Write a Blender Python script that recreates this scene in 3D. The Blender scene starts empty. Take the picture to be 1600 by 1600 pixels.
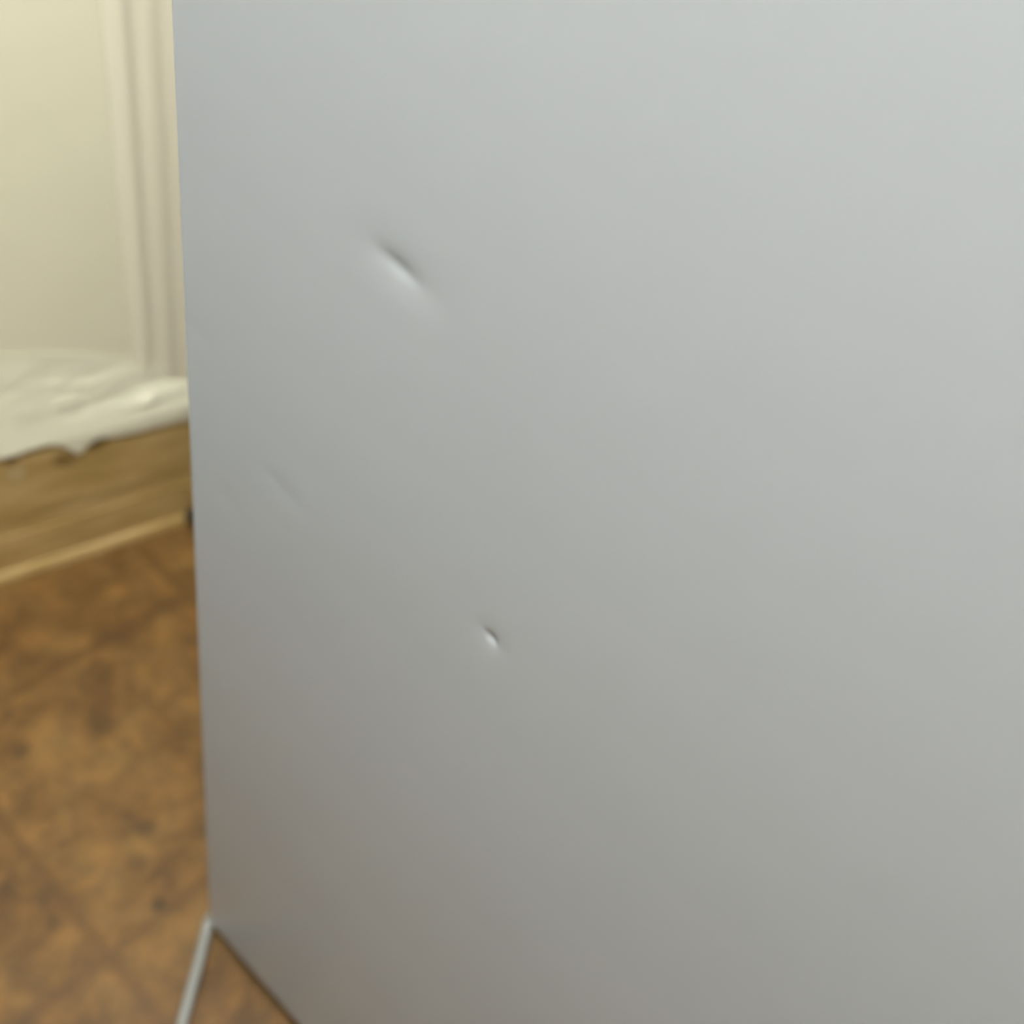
import bpy, bmesh, math, random
from mathutils import Vector, Matrix, noise

scene = bpy.context.scene
C = scene.collection

# ---------------------------------------------------------------- camera
# world: X into the refrigerator, Y towards the back wall, Z up, metres
cam_d = bpy.data.cameras.new('camera')
cam = bpy.data.objects.new('camera', cam_d)
C.objects.link(cam)
cam_d.lens = 36.0
cam_d.sensor_width = 36.0
cam_d.sensor_fit = 'HORIZONTAL'
cam_d.clip_start = 0.01
cam.matrix_world = Matrix(((0.65396168, 0.43731789, -0.61732259, 0.0),
                           (-0.73322049, 0.56736742, -0.37480919, 0.0),
                           (0.18633796, 0.69774442, 0.69168699, 1.0),
                           (0, 0, 0, 1)))
cam_d.dof.use_dof = True
cam_d.dof.focus_distance = 0.37
cam_d.dof.aperture_fstop = 5.6
scene.camera = cam

# ---------------------------------------------------------------- light and exposure
scene.view_settings.view_transform = 'Standard'
scene.view_settings.look = 'None'
scene.view_settings.gamma = 1.0
scene.view_settings.use_curve_mapping = False
scene.view_settings.exposure = 0.06

world = bpy.data.worlds.new('world')
scene.world = world
world.use_nodes = True
world.node_tree.nodes['Background'].inputs[0].default_value = (0.9, 0.95, 1.0, 1)
world.node_tree.nodes['Background'].inputs[1].default_value = 0.3

CEIL = 2.42
ADDED_GLOBE = (-0.03, 0.07, 1.80, 0.10)          # unseen globe added to light panel and wall: x, y, z, radius
ADDED_GLOBE_GLOW = 186.0                           # the globe itself gives the light
FILL_LIGHTS = [(-1.2, -1.95, 0.42, 10.0)]            # x, y, size, power: unseen fill light added farther off
FILL_COLOR = (0.985, 0.985, 0.985)
for lx, ly, ls, lp in FILL_LIGHTS:
    ld = bpy.data.lights.new('fill_light', 'AREA')
    ld.shape = 'DISK'
    ld.size = ls
    ld.energy = lp
    ld.color = FILL_COLOR
    lo = bpy.data.objects.new('fill_light', ld)
    lo.location = (lx, ly, CEIL - 0.095)
    C.objects.link(lo)

# ---------------------------------------------------------------- helpers
def srgb(r, g, b):
    def f(c):
        c /= 255.0
        return c / 12.92 if c <= 0.04045 else ((c + 0.055) / 1.055) ** 2.4
    return (f(r), f(g), f(b), 1.0)

def obj(name, bm, mat, parent=None, smooth=True):
    me = bpy.data.meshes.new(name)
    bmesh.ops.recalc_face_normals(bm, faces=bm.faces)
    bm.to_mesh(me)
    bm.free()
    if smooth:
        for p in me.polygons:
            p.use_smooth = True
    me.materials.append(mat)
    o = bpy.data.objects.new(name, me)
    C.objects.link(o)
    if parent:
        o.parent = parent
    return o

def tag(o, label, cat):
    o['label'] = label
    o['category'] = cat
    return o

def structure(o):
    o['kind'] = 'structure'
    return o

def add_box(bm, x0, x1, y0, y1, z0, z1, bevel=0.0, seg=2):
    t = bmesh.new()
    bmesh.ops.create_cube(t, size=1.0)
    for v in t.verts:
        v.co = Vector((x0 + (v.co.x + .5) * (x1 - x0), y0 + (v.co.y + .5) * (y1 - y0), z0 + (v.co.z + .5) * (z1 - z0)))
    if bevel:
        bmesh.ops.bevel(t, geom=list(t.edges), offset=bevel, segments=seg, affect='EDGES', profile=0.5)
    me = bpy.data.meshes.new('t')
    t.to_mesh(me)
    t.free()
    bm.from_mesh(me)
    bpy.data.meshes.remove(me)

def box(name, x0, x1, y0, y1, z0, z1, mat, parent=None, bevel=0.0):
    bm = bmesh.new()
    add_box(bm, x0, x1, y0, y1, z0, z1, bevel)
    return obj(name, bm, mat, parent, smooth=False)

def add_tube(bm, pts, rad, n=20):
    pts = [Vector(p) for p in pts]
    rings = []
    up = Vector((0, 0, 1))
    prev = None
    for i, p in enumerate(pts):
        d = (pts[min(i + 1, len(pts) - 1)] - pts[max(i - 1, 0)]).normalized()
        if prev is None:
            s = d.cross(up)
            if s.length < 1e-3:
                s = d.cross(Vector((1, 0, 0)))
            s.normalize()
        else:
            s = (prev - d * prev.dot(d)).normalized()
        prev = s
        t = d.cross(s)
        r = rad[i] if isinstance(rad, (list, tuple)) else rad
        rings.append([bm.verts.new(p + s * (math.cos(a) * r) + t * (math.sin(a) * r))
                      for a in [2 * math.pi * k / n for k in range(n)]])
    for a, b in zip(rings, rings[1:]):
        for k in range(n):
            bm.faces.new((a[k], a[(k + 1) % n], b[(k + 1) % n], b[k]))
    bm.faces.new(rings[0][::-1])
    bm.faces.new(rings[-1])

def smooth_path(ctrl, n=12):
    ctrl = [Vector(c) for c in ctrl]
    out = []
    P = [ctrl[0]] + ctrl + [ctrl[-1]]
    for i in range(1, len(P) - 2):
        p0, p1, p2, p3 = P[i - 1:i + 3]
        for k in range(n):
            t = k / n
            out.append(0.5 * ((2 * p1) + (p2 - p0) * t + (2 * p0 - 5 * p1 + 4 * p2 - p3) * t * t
                              + (3 * p1 - p0 - 3 * p2 + p3) * t ** 3))
    out.append(ctrl[-1])
    return out

# ---------------------------------------------------------------- materials
def new_mat(name, color, rough=0.5, spec=0.5, metal=0.0):
    m = bpy.data.materials.new(name)
    m.use_nodes = True
    b = m.node_tree.nodes['Principled BSDF']
    b.inputs['Base Color'].default_value = color
    b.inputs['Roughness'].default_value = rough
    b.inputs['Specular IOR Level'].default_value = spec
    b.inputs['Metallic'].default_value = metal
    return m, m.node_tree, b

def N(nt, kind, **kw):
    n = nt.nodes.new(kind)
    for k, v in kw.items():
        setattr(n, k, v)
    return n

def val(nt, sock, v):
    if isinstance(v, bpy.types.NodeSocket):
        nt.links.new(v, sock)
    else:
        sock.default_value = v

def math_node(nt, op, a, b=0.0, c=0.0, clamp=False):
    n = N(nt, 'ShaderNodeMath', operation=op, use_clamp=clamp)
    val(nt, n.inputs[0], a)
    val(nt, n.inputs[1], b)
    val(nt, n.inputs[2], c)
    return n.outputs[0]

def mix(nt, fac, a, b, blend='MIX'):
    n = N(nt, 'ShaderNodeMix', data_type='RGBA', blend_type=blend)
    val(nt, n.inputs[0], fac)
    val(nt, n.inputs[6], a)
    val(nt, n.inputs[7], b)
    return n.outputs[2]

def noise_tex(nt, scale, detail=3.0, rough=0.5, vec=None, dist=0.0):
    n = N(nt, 'ShaderNodeTexNoise')
    n.inputs['Scale'].default_value = scale
    n.inputs['Detail'].default_value = detail
    n.inputs['Roughness'].default_value = rough
    n.inputs['Distortion'].default_value = dist
    if vec is not None:
        nt.links.new(vec, n.inputs['Vector'])
    return n.outputs['Fac']

def ramp(nt, fac, stops):
    n = N(nt, 'ShaderNodeValToRGB')
    cr = n.color_ramp
    while len(cr.elements) < len(stops):
        cr.elements.new(0.5)
    for e, (p, c) in zip(cr.elements, stops):
        e.position = p
        e.color = c
    nt.links.new(fac, n.inputs[0])
    return n.outputs[0]

def coords(nt):
    return N(nt, 'ShaderNodeTexCoord').outputs['Object']

def bump(nt, bsdf, height, strength, dist):
    n = N(nt, 'ShaderNodeBump')
    n.inputs['Strength'].default_value = strength
    n.inputs['Distance'].default_value = dist
    nt.links.new(height, n.inputs['Height'])
    nt.links.new(n.outputs[0], bsdf.inputs['Normal'])

# painted steel of the refrigerator
paint, nt, b = new_mat('white_paint', (0.412, 0.415, 0.422, 1), 0.27, 0.5)
co = coords(nt)
bump(nt, b, noise_tex(nt, 900.0, 2.0, 0.5, co), 0.06, 0.0002)
dark_plastic, _, _ = new_mat('dark_plastic', (0.03, 0.03, 0.032, 1), 0.5)
grey_steel, _, _ = new_mat('grey_steel', (0.35, 0.35, 0.36, 1), 0.45, 0.5, 0.6)
cord_mat, _, _ = new_mat('cord_vinyl', (0.31, 0.31, 0.285, 1), 0.5)
white_plastic, _, _ = new_mat('white_plastic', (0.8, 0.8, 0.78, 1), 0.4)

# cream wall paint
wall_mat, nt, b = new_mat('cream_wall_paint', (0.7, 0.66, 0.48, 1), 0.45, 0.4)
co = coords(nt)
nz = noise_tex(nt, 7.0, 3.0, 0.5, co)
nt.links.new(mix(nt, nz, (0.88, 0.83, 0.62, 1), (0.84, 0.79, 0.585, 1)), b.inputs['Base Color'])
bump(nt, b, noise_tex(nt, 16.0, 2.0, 0.5, co), 0.25, 0.004)

side_wall_mat, nt, b = new_mat('pale_green_grey_wall_paint', (0.40, 0.45, 0.43, 1), 0.5, 0.4)
co = coords(nt)
bump(nt, b, noise_tex(nt, 16.0, 2.0, 0.5, co), 0.25, 0.004)

trim_mat, nt, b = new_mat('cream_trim_paint', (0.84, 0.78, 0.60, 1), 0.4, 0.4)

# film and filler hanging over the baseboard
film_mat, nt, b = new_mat('milky_film', (0.75, 0.73, 0.56, 1), 0.38, 0.5)
co = coords(nt)
nt.links.new(mix(nt, noise_tex(nt, 30.0, 2.0, 0.5, co), (0.87, 0.83, 0.64, 1), (0.81, 0.77, 0.58, 1)), b.inputs['Base Color'])

# grimy tan baseboard
base_mat, nt, b = new_mat('tan_baseboard', (0.3, 0.2, 0.1, 1), 0.45, 0.4)
co = coords(nt)
mp = N(nt, 'ShaderNodeMapping')
mp.inputs['Scale'].default_value = (6, 6, 22)
nt.links.new(co, mp.inputs[0])
nz = noise_tex(nt, 2.2, 4.0, 0.55, mp.outputs[0])
basecol = ramp(nt, nz, [(0.3, srgb(172, 144, 86)), (0.5, srgb(186, 156, 98)), (0.72, srgb(204, 174, 120))])
sep = N(nt, 'ShaderNodeVectorMath', operation='DISTANCE')
nt.links.new(co, sep.inputs[0])
sep.inputs[1].default_value = (0.3549, 0.8406, 0.1565)
fleck = math_node(nt, 'SUBTRACT', 1.0, math_node(nt, 'DIVIDE', sep.outputs['Value'], 0.013), clamp=True)
for (qx, qy, qz, rad) in ((0.400, 0.829, 0.1600, 0.011), (0.409, 0.829, 0.1550, 0.012), (0.446, 0.8205, 0.1735, 0.014), (0.438, 0.8220, 0.1660, 0.012), (0.352, 0.841, 0.176, 0.010)):  # shade under the film's ragged edge, painted in as dark spots
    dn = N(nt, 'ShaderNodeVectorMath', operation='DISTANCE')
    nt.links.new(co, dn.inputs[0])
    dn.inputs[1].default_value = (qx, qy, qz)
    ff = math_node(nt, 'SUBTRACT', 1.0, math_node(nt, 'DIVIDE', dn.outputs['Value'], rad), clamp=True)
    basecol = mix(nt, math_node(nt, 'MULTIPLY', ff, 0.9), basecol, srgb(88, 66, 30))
nt.links.new(mix(nt, math_node(nt, 'MULTIPLY', fleck, 0.8), basecol, srgb(205, 190, 155)), b.inputs['Base Color'])

# brown mottled vinyl tiles
TX, TY, TS = 0.1605, 0.392, 0.305
floor_mat, nt, b = new_mat('brown_vinyl_tile', (0.2, 0.1, 0.05, 1), 0.5, 0.4)
co = coords(nt)
sx = N(nt, 'ShaderNodeSeparateXYZ')
nt.links.new(co, sx.inputs[0])
gx = math_node(nt, 'DIVIDE', math_node(nt, 'SUBTRACT', sx.outputs[0], TX), TS)
gy = math_node(nt, 'DIVIDE', math_node(nt, 'SUBTRACT', sx.outputs[1], TY), TS)
def line(g, w):
    fr = math_node(nt, 'FRACT', math_node(nt, 'ADD', g, 0.5))
    d = math_node(nt, 'ABSOLUTE', math_node(nt, 'SUBTRACT', fr, 0.5))
    return math_node(nt, 'SUBTRACT', 1.0, math_node(nt, 'DIVIDE', d, w), clamp=True)
n1 = noise_tex(nt, 13.0, 4.0, 0.60, co, 0.6)
n2 = noise_tex(nt, 34.0, 3.0, 0.6, co, 0.3)
col = ramp(nt, n1, [(0.28, srgb(64, 46, 24)), (0.42, srgb(106, 78, 40)), (0.55, srgb(130, 98, 53)), (0.72, srgb(154, 120, 68))])
col2 = ramp(nt, n2, [(0.25, srgb(62, 44, 24)), (0.5, srgb(120, 86, 43)), (0.75, srgb(164, 114, 56))])
col = mix(nt, 0.42, col, col2)
# each tile a little different
cb = N(nt, 'ShaderNodeCombineXYZ')
nt.links.new(math_node(nt, 'FLOOR', gx), cb.inputs[0])
nt.links.new(math_node(nt, 'FLOOR', gy), cb.inputs[1])
wn = N(nt, 'ShaderNodeTexWhiteNoise', noise_dimensions='3D')
nt.links.new(cb.outputs[0], wn.inputs['Vector'])
tint = math_node(nt, 'MULTIPLY_ADD', wn.outputs['Value'], 0.22, 0.89)
hs = N(nt, 'ShaderNodeHueSaturation')
nt.links.new(col, hs.inputs['Color'])
nt.links.new(tint, hs.inputs['Value'])
col = hs.outputs[0]
lines = math_node(nt, 'MAXIMUM', line(gx, 0.035), line(gy, 0.035))
lines = math_node(nt, 'MULTIPLY', lines, math_node(nt, 'MULTIPLY_ADD', n2, 1.0, 0.1))
col = mix(nt, math_node(nt, 'MULTIPLY', lines, 0.8), col, srgb(84, 58, 30))
# dark scuffs
for (px, py, rad, s) in [
        (0.2555, 0.4745, 0.014, 0.75), (0.2190, 0.4010, 0.011, 1.0), (0.2860, 0.605, 0.022, 0.7),
        (0.2140, 0.6300, 0.018, 0.65), (0.2290, 0.4480, 0.014, 0.5), (0.2960, 0.568, 0.014, 0.5), (0.2850, 0.4380, 0.022, 0.45)]:
    dn = N(nt, 'ShaderNodeVectorMath', operation='DISTANCE')
    nt.links.new(co, dn.inputs[0])
    dn.inputs[1].default_value = (px, py, 0.0)
    f = math_node(nt, 'SUBTRACT', 1.0, math_node(nt, 'DIVIDE', dn.outputs['Value'], rad), clamp=True)
    col = mix(nt, math_node(nt, 'MULTIPLY', f, s), col, srgb(48, 38, 22))
nt.links.new(col, b.inputs['Base Color'])
bump(nt, b, n2, 0.3, 0.001)

ceil_mat, _, _ = new_mat('ceiling_paint', (0.8, 0.79, 0.74, 1), 0.7)
dark_lump_mat, _, _ = new_mat('dark_lump', (0.035, 0.028, 0.018, 1), 0.9)

# ---------------------------------------------------------------- room
T = Vector((0.97726753, -0.21200984, 0))      # along the back wall
NB = Vector((0.21200984, 0.97726753, 0))      # into the back wall
P0 = Vector((0.31006893, 0.83908333, 0))      # a point on the foot of the moulding
def wp(s, d, z):                               # wall coordinates: along, into the room (d>0), up
    return P0 + T * s - NB * (d - 0.0) + Vector((0, 0, z))
MOULD, BOARD, WALL = 0.0, -0.007, -0.023       # front faces, measured towards the room

def slab(name, pts, t, mat):                   # vertical wall from a to b, thickness away from the room
    bm = bmesh.new()
    (ax, ay), (bx, by) = pts
    d = Vector((bx - ax, by - ay, 0)).normalized()
    n = Vector((-d.y, d.x, 0)) * t
    q = [Vector((ax, ay, 0)), Vector((bx, by, 0)), Vector((bx, by, 0)) + n, Vector((ax, ay, 0)) + n]
    lo = [bm.verts.new(v + Vector((0, 0, -0.0))) for v in q]
    hi = [bm.verts.new(v + Vector((0, 0, CEIL))) for v in q]
    bm.faces.new(lo[::-1])
    bm.faces.new(hi)
    for i in range(4):
        bm.faces.new((lo[i], lo[(i + 1) % 4], hi[(i + 1) % 4], hi[i]))
    return structure(obj(name, bm, mat, smooth=False))

wa = wp(2.3, WALL, 0)                          # right end of the back wall
def meet(p, d, q, e):
    k = ((q.x - p.x) * e.y - (q.y - p.y) * e.x) / (d.x * e.y - d.y * e.x)
    return p + d * k
LD = Vector((0.655, 0.756, 0)).normalized()    # unseen left wall, angled for its reflection in the side panel
LP = Vector((-0.50, 0.316, 0))
corner_bl = meet(wp(0, WALL, 0), T, LP, LD)
FRONT_Y = -2.7
corner_fl = LP + LD * ((FRONT_Y - LP.y) / LD.y)
slab('wall_back', ((wa.x, wa.y), (corner_bl.x, corner_bl.y)), -0.10, wall_mat)
slab('wall_left', ((corner_bl.x, corner_bl.y), (corner_fl.x, corner_fl.y)), -0.10, side_wall_mat)
slab('wall_front', ((corner_fl.x, corner_fl.y), (wa.x, FRONT_Y)), -0.10, side_wall_mat)
slab('wall_right', ((wa.x, FRONT_Y), (wa.x, wa.y)), -0.10, side_wall_mat)

def room_poly(name, z0, z1, mat):
    bm = bmesh.new()
    q = [(wa.x + .1, FRONT_Y - .1), (wa.x + .1, wa.y + .2), (corner_bl.x, corner_bl.y + .2), (corner_bl.x - .2, corner_bl.y), (corner_fl.x - .2, FRONT_Y - .1)]
    lo = [bm.verts.new((x, y, z0)) for x, y in q]
    hi = [bm.verts.new((x, y, z1)) for x, y in q]
    bm.faces.new(lo[::-1])
    bm.faces.new(hi)
    for i in range(len(q)):
        j = (i + 1) % len(q)
        bm.faces.new((lo[i], lo[j], hi[j], hi[i]))
    return structure(obj(name, bm, mat, smooth=False))
room_poly('floor', -0.08, 0.0, floor_mat)
room_poly('ceiling', CEIL, CEIL + 0.1, ceil_mat)

def profile_run(name, prof, s0, s1, mat, wav=0.0, step=0.01):
    """profile (d, z) swept along the back wall"""
    bm = bmesh.new()
    n = max(2, int((s1 - s0) / step))
    rows = []
    for i in range(n + 1):
        s = s0 + (s1 - s0) * i / n
        row = []
        for k, (d, z) in enumerate(prof):
            w = wav * noise.noise(Vector((s * 14, k * 0.7, 3.1)))
            row.append(bm.verts.new(wp(s, d + w * 0.6, max(0.0, z + (w if z > 0.003 else 0)))))
        rows.append(row)
    m = len(prof)
    for a, c in zip(rows, rows[1:]):
        for k in range(m):
            bm.faces.new((a[k], a[(k + 1) % m], c[(k + 1) % m], c[k]))
    bm.faces.new(rows[0])
    bm.faces.new(rows[-1][::-1])
    return obj(name, bm, mat, smooth=False)

S_L = (corner_bl - P0).dot(T) + 0.03
BT = 0.187                                     # baseboard top
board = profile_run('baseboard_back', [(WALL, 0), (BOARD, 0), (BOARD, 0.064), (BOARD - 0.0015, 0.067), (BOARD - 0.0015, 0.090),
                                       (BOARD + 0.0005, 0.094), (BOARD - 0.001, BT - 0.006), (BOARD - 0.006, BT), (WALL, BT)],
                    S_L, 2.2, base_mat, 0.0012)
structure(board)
mould = profile_run('trim_2', [(BOARD - 0.003, 0), (MOULD, 0), (MOULD - 0.0003, 0.007), (MOULD - 0.003, 0.012), (BOARD - 0.003, 0.0150)],
                    S_L, 0.226, base_mat, 0.0008)
structure(mould)

# vertical trim with two beads on the back wall
def vertical_trim(name, s0, prof, z0, z1):
    bm = bmesh.new()
    rows = []
    n = 40
    for i in range(n + 1):
        z = z0 + (z1 - z0) * i / n
        rows.append([bm.verts.new(wp(s0 + ds, WALL + d, z)) for ds, d in prof])
    m = len(prof)
    for a, c in zip(rows, rows[1:]):
        for k in range(m - 1):
            bm.faces.new((a[k], a[k + 1], c[k + 1], c[k]))
        bm.faces.new((a[m - 1], a[0], c[0], c[m - 1]))
    bm.faces.new(rows[0])
    bm.faces.new(rows[-1][::-1])
    return obj(name, bm, mat=trim_mat)
S_TRIM = 0.2045
prof = [(-0.022, 0), (-0.020, 0.0008), (-0.008, 0.0040), (-0.003, 0.0050), (0.002, 0.0015), (0.004, 0.0010), (0.012, 0.0030), (0.022, 0.0065), (0.026, 0.0045), (0.030, 0.0045),
        (0.040, 0.008), (0.060, 0.013), (0.068, 0.013), (0.070, 0.010), (0.070, 0)]
structure(vertical_trim('trim_1', S_TRIM, prof, BT - 0.002, 2.1))

# ---------------------------------------------------------------- refrigerator
XS, YR, YF, ZB, ZT = 0.2304, 0.3388, -0.30, 0.0490, 1.70      # side plane, rear, front, bottom, top
W = 0.70
fridge = bpy.data.objects.new('refrigerator', None)
fridge.location = (XS + W / 2, 0.0, 0.0)
C.objects.link(fridge)
tag(fridge, 'white painted steel refrigerator, its side panel dented in several places, beside the back wall', 'refrigerator')
FO = Vector(fridge.location)
def fpart(o):
    o.parent = fridge
    o.matrix_parent_inverse = Matrix.Translation(-FO)
    return o

# dents: centre (y, z), direction of the crease in (y, z), half length, half width, depth
DENTS = [
    (0.2098, 0.8063, (0.975, 0.10), 0.0085, 0.0034, 0.00062),
    (0.2098, 0.8058, (0.975, 0.10), 0.0170, 0.0085, 0.00055),
    (0.1342, 0.6722, (0.86, 0.44), 0.0028, 0.0024, 0.00105),
    (0.1342, 0.6715, (0.86, 0.44), 0.0085, 0.0070, 0.00055),
    (0.2629, 0.6556, (0.90, 0.20), 0.0120, 0.0060, 0.00022),
    (0.3035, 0.6159, (0.90, 0.30), 0.0120, 0.0070, 0.00022),
    (0.3261, 0.7075, (0.95, 0.20), 0.0080, 0.0050, 0.00018),
]
def dent_depth(y, z):
    t = 0.0
    for cy, cz, (dy, dz), L, Wd, dep in DENTS:
        l = math.hypot(dy, dz)
        u = ((y - cy) * dy + (z - cz) * dz) / l
        w = (-(y - cy) * dz + (z - cz) * dy) / l
        e = (u / L) ** 2 + (w / Wd) ** 2
        if e < 20:
            t += dep * math.exp(-e)
    # very slight oil-canning of the sheet
    env = max(0.0, min(1, (YR - y) / 0.05)) * max(0.0, min(1, (z - ZB) / 0.05)) * max(0.0, min(1, (y - YF) / 0.1))
    t += env * 0.00035 * noise.noise(Vector((y * 9, z * 7, 1.7)))
    return t

def axis(a, b, base, spots):
    out = [a]
    while out[-1] < b - 1e-6:
        x = out[-1]
        st = base
        for c, r in spots:
            d = abs(x - c)
            if d < r:
                st = min(st, 0.0006)
            elif d < r * 2:
                st = min(st, 0.002)
        out.append(min(b, x + st))
    return out

def dented_panel():
    bm = bmesh.new()
    R = 0.004
    ys = axis(YF, YR - R, 0.008, [(d[0], 0.014) for d in DENTS[:5:2]] + [(0.3035, 0.008), (0.3261, 0.006)])
    zs = axis(ZB + R, ZT, 0.010, [(d[1], 0.012) for d in DENTS[:5:2]] + [(0.6159, 0.008), (0.7075, 0.006)])
    ncorn = 8
    ylist = [(y, 0.0, 0.0) for y in ys] + [(YR - R, math.pi / 2 * k / ncorn, 0.0) for k in range(1, ncorn + 1)] + [(YR - R, math.pi / 2, 0.018)]
    zlist = [(ZB + R, math.pi / 2, 0.018)] + [(ZB + R, math.pi / 2 * (ncorn - k) / ncorn, 0.0) for k in range(ncorn)] + [(z, 0.0, 0.0) for z in zs]
    grid = []
    for (z, az, fz) in zlist:
        row = []
        for (y, ay, fy) in ylist:
            x = XS + R - R * math.cos(ay) * math.cos(az) + max(fz, fy)
            if ay == 0 and az == 0:
                x += dent_depth(y, z)
            row.append(bm.verts.new((x, y + R * math.sin(ay), z - R * math.sin(az))))
        grid.append(row)
    for a, c in zip(grid, grid[1:]):
        for k in range(len(a) - 1):
            bm.faces.new((a[k], a[k + 1], c[k + 1], c[k]))
    return bm
o = obj('side_panel', dented_panel(), paint)
o['label'] = 'white painted side panel with two sharp small dents and fainter ones'
# face outwards (towards -X)
me = o.data
if sum(p.normal.x * p.area for p in me.polygons) > 0:
    me.flip_normals()
fpart(o)
fpart(box('side_panel', XS + W - 0.004, XS + W, YF, YR, ZB, ZT, paint, bevel=0.0015))
fpart(box('top_panel', XS + 0.0015, XS + W - 0.0045, YF, YR - 0.002, ZT - 0.004, ZT, paint, bevel=0.001))
fpart(box('back_panel', XS + 0.024, XS + W - 0.008, YR - 0.014, YR - 0.008, 0.30, ZT - 0.006, grey_steel))
fpart(box('base_frame', XS + 0.026, XS + W - 0.006, YF, YR - 0.02, ZB + 0.004, ZB + 0.014, dark_plastic))
fpart(box('front_frame', XS + 0.024, XS + W - 0.006, YF, YF + 0.01, ZB + 0.016, ZT - 0.006, white_plastic))
for nm, za, zb in (('refrigerator_door', 0.09, 1.16), ('freezer_door', 1.17, 1.71)):
    d = fpart(box(nm, XS, XS + W, YF - 0.072, YF - 0.006, za, zb, paint, bevel=0.012))
    bm = bmesh.new()
    hx = XS + W - 0.05
    h0, h1 = (0.72, 1.12) if za < 1 else (1.21, 1.50)
    add_tube(bm, smooth_path([(hx, YF - 0.071, h0), (hx, YF - 0.105, h0 + 0.02), (hx, YF - 0.115, (h0 + h1) / 2), (hx, YF - 0.105, h1 - 0.02), (hx, YF - 0.071, h1)]), 0.010)
    h = obj('handle', bm, white_plastic)
    h.parent = d
    h.matrix_parent_inverse = d.matrix_parent_inverse.copy()
    h.matrix_parent_inverse = Matrix.Translation(-FO) @ Matrix.Identity(4)
    h.matrix_parent_inverse = Matrix.Identity(4)
for fx in (XS + 0.07, XS + W - 0.07):
    for fy in (YF + 0.05, YR - 0.07):
        bm = bmesh.new()
        add_tube(bm, [(fx, fy, 0.0), (fx, fy, 0.010), (fx, fy, 0.011), (fx, fy, ZB + 0.004)], [0.020, 0.018, 0.009, 0.009])
        fpart(obj('foot', bm, dark_plastic))
bm = bmesh.new()
add_tube(bm, [(XS + 0.45, YR - 0.13, ZB + 0.014), (XS + 0.45, YR - 0.13, ZB + 0.04), (XS + 0.45, YR - 0.13, ZB + 0.15), (XS + 0.45, YR - 0.13, ZB + 0.18)],
         [0.075, 0.085, 0.085, 0.045], 28)
fpart(obj('compressor', bm, dark_plastic))

# ---------------------------------------------------------------- cord
bm = bmesh.new()
cr = 0.0050
pts = smooth_path([(0.300, 0.3560, 0.0100), (0.262, 0.3530, 0.018), (0.2440, 0.3480, 0.0300), (0.2345, 0.3425, 0.0400), (0.2270, 0.3365, 0.0415),
                   (0.2127, 0.3262, 0.0300), (0.1980, 0.3159, 0.0200), (0.1835, 0.3056, 0.0120), (0.1698, 0.2952, 0.0070), (0.150, 0.276, cr), (0.13, 0.20, cr), (0.09, 0.08, cr), (0.12, -0.08, cr)], 10)
add_tube(bm, pts, cr, 20)
tag(obj('power_cord', bm, cord_mat), 'thin pale grey cord running down from the lower rear corner of the refrigerator', 'cord')

# ---------------------------------------------------------------- crinkled film over the baseboard
def film():
    bm = bmesh.new()
    s0, s1 = -0.30, 0.31
    ns, nzv = 300, 70
    def bottom(s):
        # ragged lower edge height on the board
        k = 1 / (1 + math.exp(-(s - 0.092) / 0.006))
        z = 0.188 * (1 - k) + (0.176 - 0.03 * max(0, s - 0.13)) * k
        z += 0.0022 * noise.noise(Vector((s * 38, 0, 0))) + 0.0018 * noise.noise(Vector((s * 95, 4, 0)))
        z -= 0.011 * math.exp(-((s - 0.109) / 0.008) ** 2)
        z += 0.003 * math.exp(-((s - 0.075) / 0.012) ** 2) + 0.004 * math.exp(-((s - 0.133) / 0.010) ** 2)
        return z
    rows = []
    for i in range(ns + 1):
        s = s0 + (s1 - s0) * i / ns
        zb = bottom(s)
        top = 0.315 - 0.075 * min(1.2, max(0, s / 0.235)) ** 1.5 + 0.006 * noise.noise(Vector((s * 12, 9, 0)))
        row = []
        fade = min(1, max(0, (s1 - s) / 0.05))
        for j in range(nzv + 1):
            t = j / nzv
            z = top + (zb - top) * t
            # bulges away from the wall, rests on the top of the board, hangs over its front
            q = min(1.0, max(0.0, (top - z) / (top - BT - 0.004)))
            out = 0.0008 + 0.0195 * (q ** 1.5)
            out += 0.0045 * math.exp(-((s - 0.192) / 0.010) ** 2 - ((z - 0.211) / 0.005) ** 2)
            if z < BT + 0.004:
                out = max(out, -WALL + BOARD + 0.0035)
            wr = noise.noise(Vector((s * 16 + 4 * t, z * 50, 2.0))) + 0.5 * noise.noise(Vector((s * 46, z * 95, 7.0)))
            ridge = 1 - abs(noise.noise(Vector((s * 14 + z * 22, z * 34 - s * 6, 5.0)))) * 2.2
            out += fade * math.sin(math.pi * min(1, t * 1.15 + .02)) * (0.0020 * wr + 0.0014 * max(0, ridge))
            row.append(bm.verts.new(wp(s, WALL + max(0.0012, out), z)))
        rows.append(row)
    for a, c in zip(rows, rows[1:]):
        for k in range(nzv):
            bm.faces.new((a[k], a[k + 1], c[k + 1], c[k]))
    return bm
fo = obj('plastic_film', film(), film_mat)
sm = fo.modifiers.new('thickness', 'SOLIDIFY')
sm.thickness = 0.0006
sm.offset = 0
tag(fo, 'crinkled milky plastic film with a ragged lower edge hanging over the tan baseboard', 'plastic film')

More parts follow.
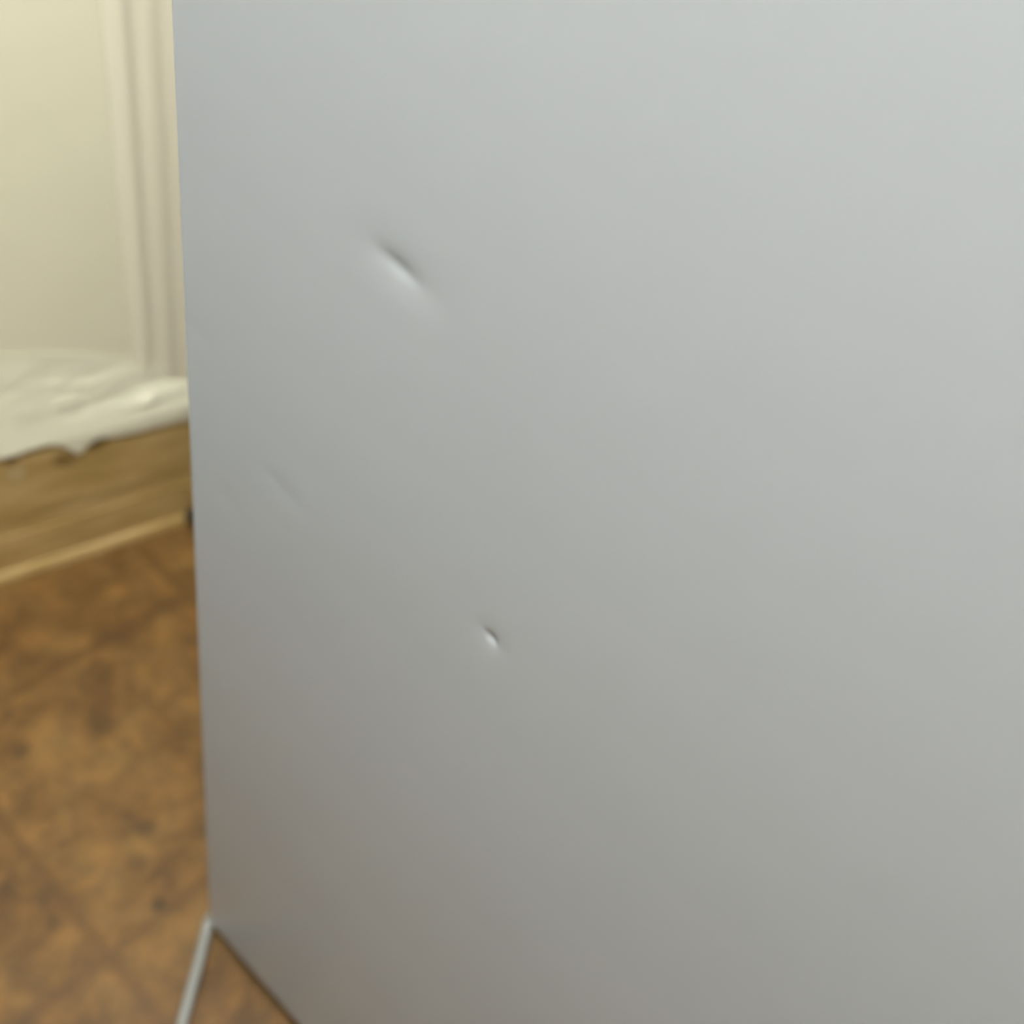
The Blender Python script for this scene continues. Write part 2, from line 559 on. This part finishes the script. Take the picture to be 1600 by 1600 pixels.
# small dark clump at the foot of the baseboard
bm = bmesh.new()
bmesh.ops.create_icosphere(bm, subdivisions=4, radius=1.0)
for v in bm.verts:
    k = 1 + 0.35 * noise.noise(v.co * 2.3)
    v.co = Vector((v.co.x * k * 0.009, v.co.y * k * 0.008, (v.co.z * k) * 0.013))
mz = min(v.co.z for v in bm.verts)
c = wp(0.2370, 0.002, 0)
for v in bm.verts:
    v.co += Vector((0, 0, -mz))
o = obj('dark_clump', bm, dark_lump_mat)
o.location = c
tag(o, 'small dark clump at the foot of the baseboard beside the refrigerator', 'dark_lump')

# ---------------------------------------------------------------- added light sources, unseen above the frame
glow = bpy.data.materials.new('added_light_glow')
glow.use_nodes = True
gb = glow.node_tree.nodes['Principled BSDF']
gb.inputs['Base Color'].default_value = (0.9, 0.88, 0.82, 1)
gb.inputs['Emission Color'].default_value = (1.0, 0.96, 0.88, 1)
gb.inputs['Emission Strength'].default_value = 3.0
for i, (lx, ly, ls, lp) in enumerate(FILL_LIGHTS):
    r = bpy.data.objects.new('fill_light_fitting', None)
    r.location = (lx, ly, CEIL)
    C.objects.link(r)
    tag(r, 'round white flush fill light added out of view', 'added_light')
    bm = bmesh.new()
    add_tube(bm, [(0, 0, -0.03), (0, 0, -0.001)], [ls * 0.52, ls * 0.50], 48)
    obj('housing', bm, white_plastic, r)
    bm = bmesh.new()
    add_tube(bm, [(0, 0, -0.031), (0, 0, -0.05), (0, 0, -0.07), (0, 0, -0.085)], [ls * 0.50, ls * 0.49, ls * 0.40, ls * 0.2], 48)
    obj('fill_light_diffuser', bm, glow, r)

globe_mat = glow.copy()
globe_mat.name = 'globe_glow'
gb = globe_mat.node_tree.nodes['Principled BSDF']
gb.inputs['Emission Color'].default_value = (0.985, 0.985, 0.985, 1)
gb.inputs['Emission Strength'].default_value = ADDED_GLOBE_GLOW
px, py, pz, pr = ADDED_GLOBE
r = bpy.data.objects.new('added_globe_light', None)
r.location = (px, py, CEIL)
C.objects.link(r)
tag(r, 'white glass globe light added out of view, hanging on a cord', 'added_light')
bm = bmesh.new()
add_tube(bm, [(0, 0, -0.035), (0, 0, -0.02), (0, 0, -0.001)], [0.03, 0.055, 0.06], 32)
obj('added_globe_rose', bm, white_plastic, r)
bm = bmesh.new()
add_tube(bm, [(0, 0, -0.034), (0, 0, pz + pr + 0.02 - CEIL)], 0.004, 10)
obj('cord', bm, white_plastic, r)
bm = bmesh.new()
zt = pz - CEIL + pr
add_tube(bm, [(0, 0, zt - 0.008), (0, 0, zt + 0.02), (0, 0, zt + 0.03)], [0.034, 0.03, 0.012], 24)
obj('added_globe_holder', bm, white_plastic, r)
bm = bmesh.new()
bmesh.ops.create_uvsphere(bm, u_segments=40, v_segments=24, radius=pr)
for v in bm.verts:
    v.co.z += pz - CEIL
obj('globe', bm, globe_mat, r)
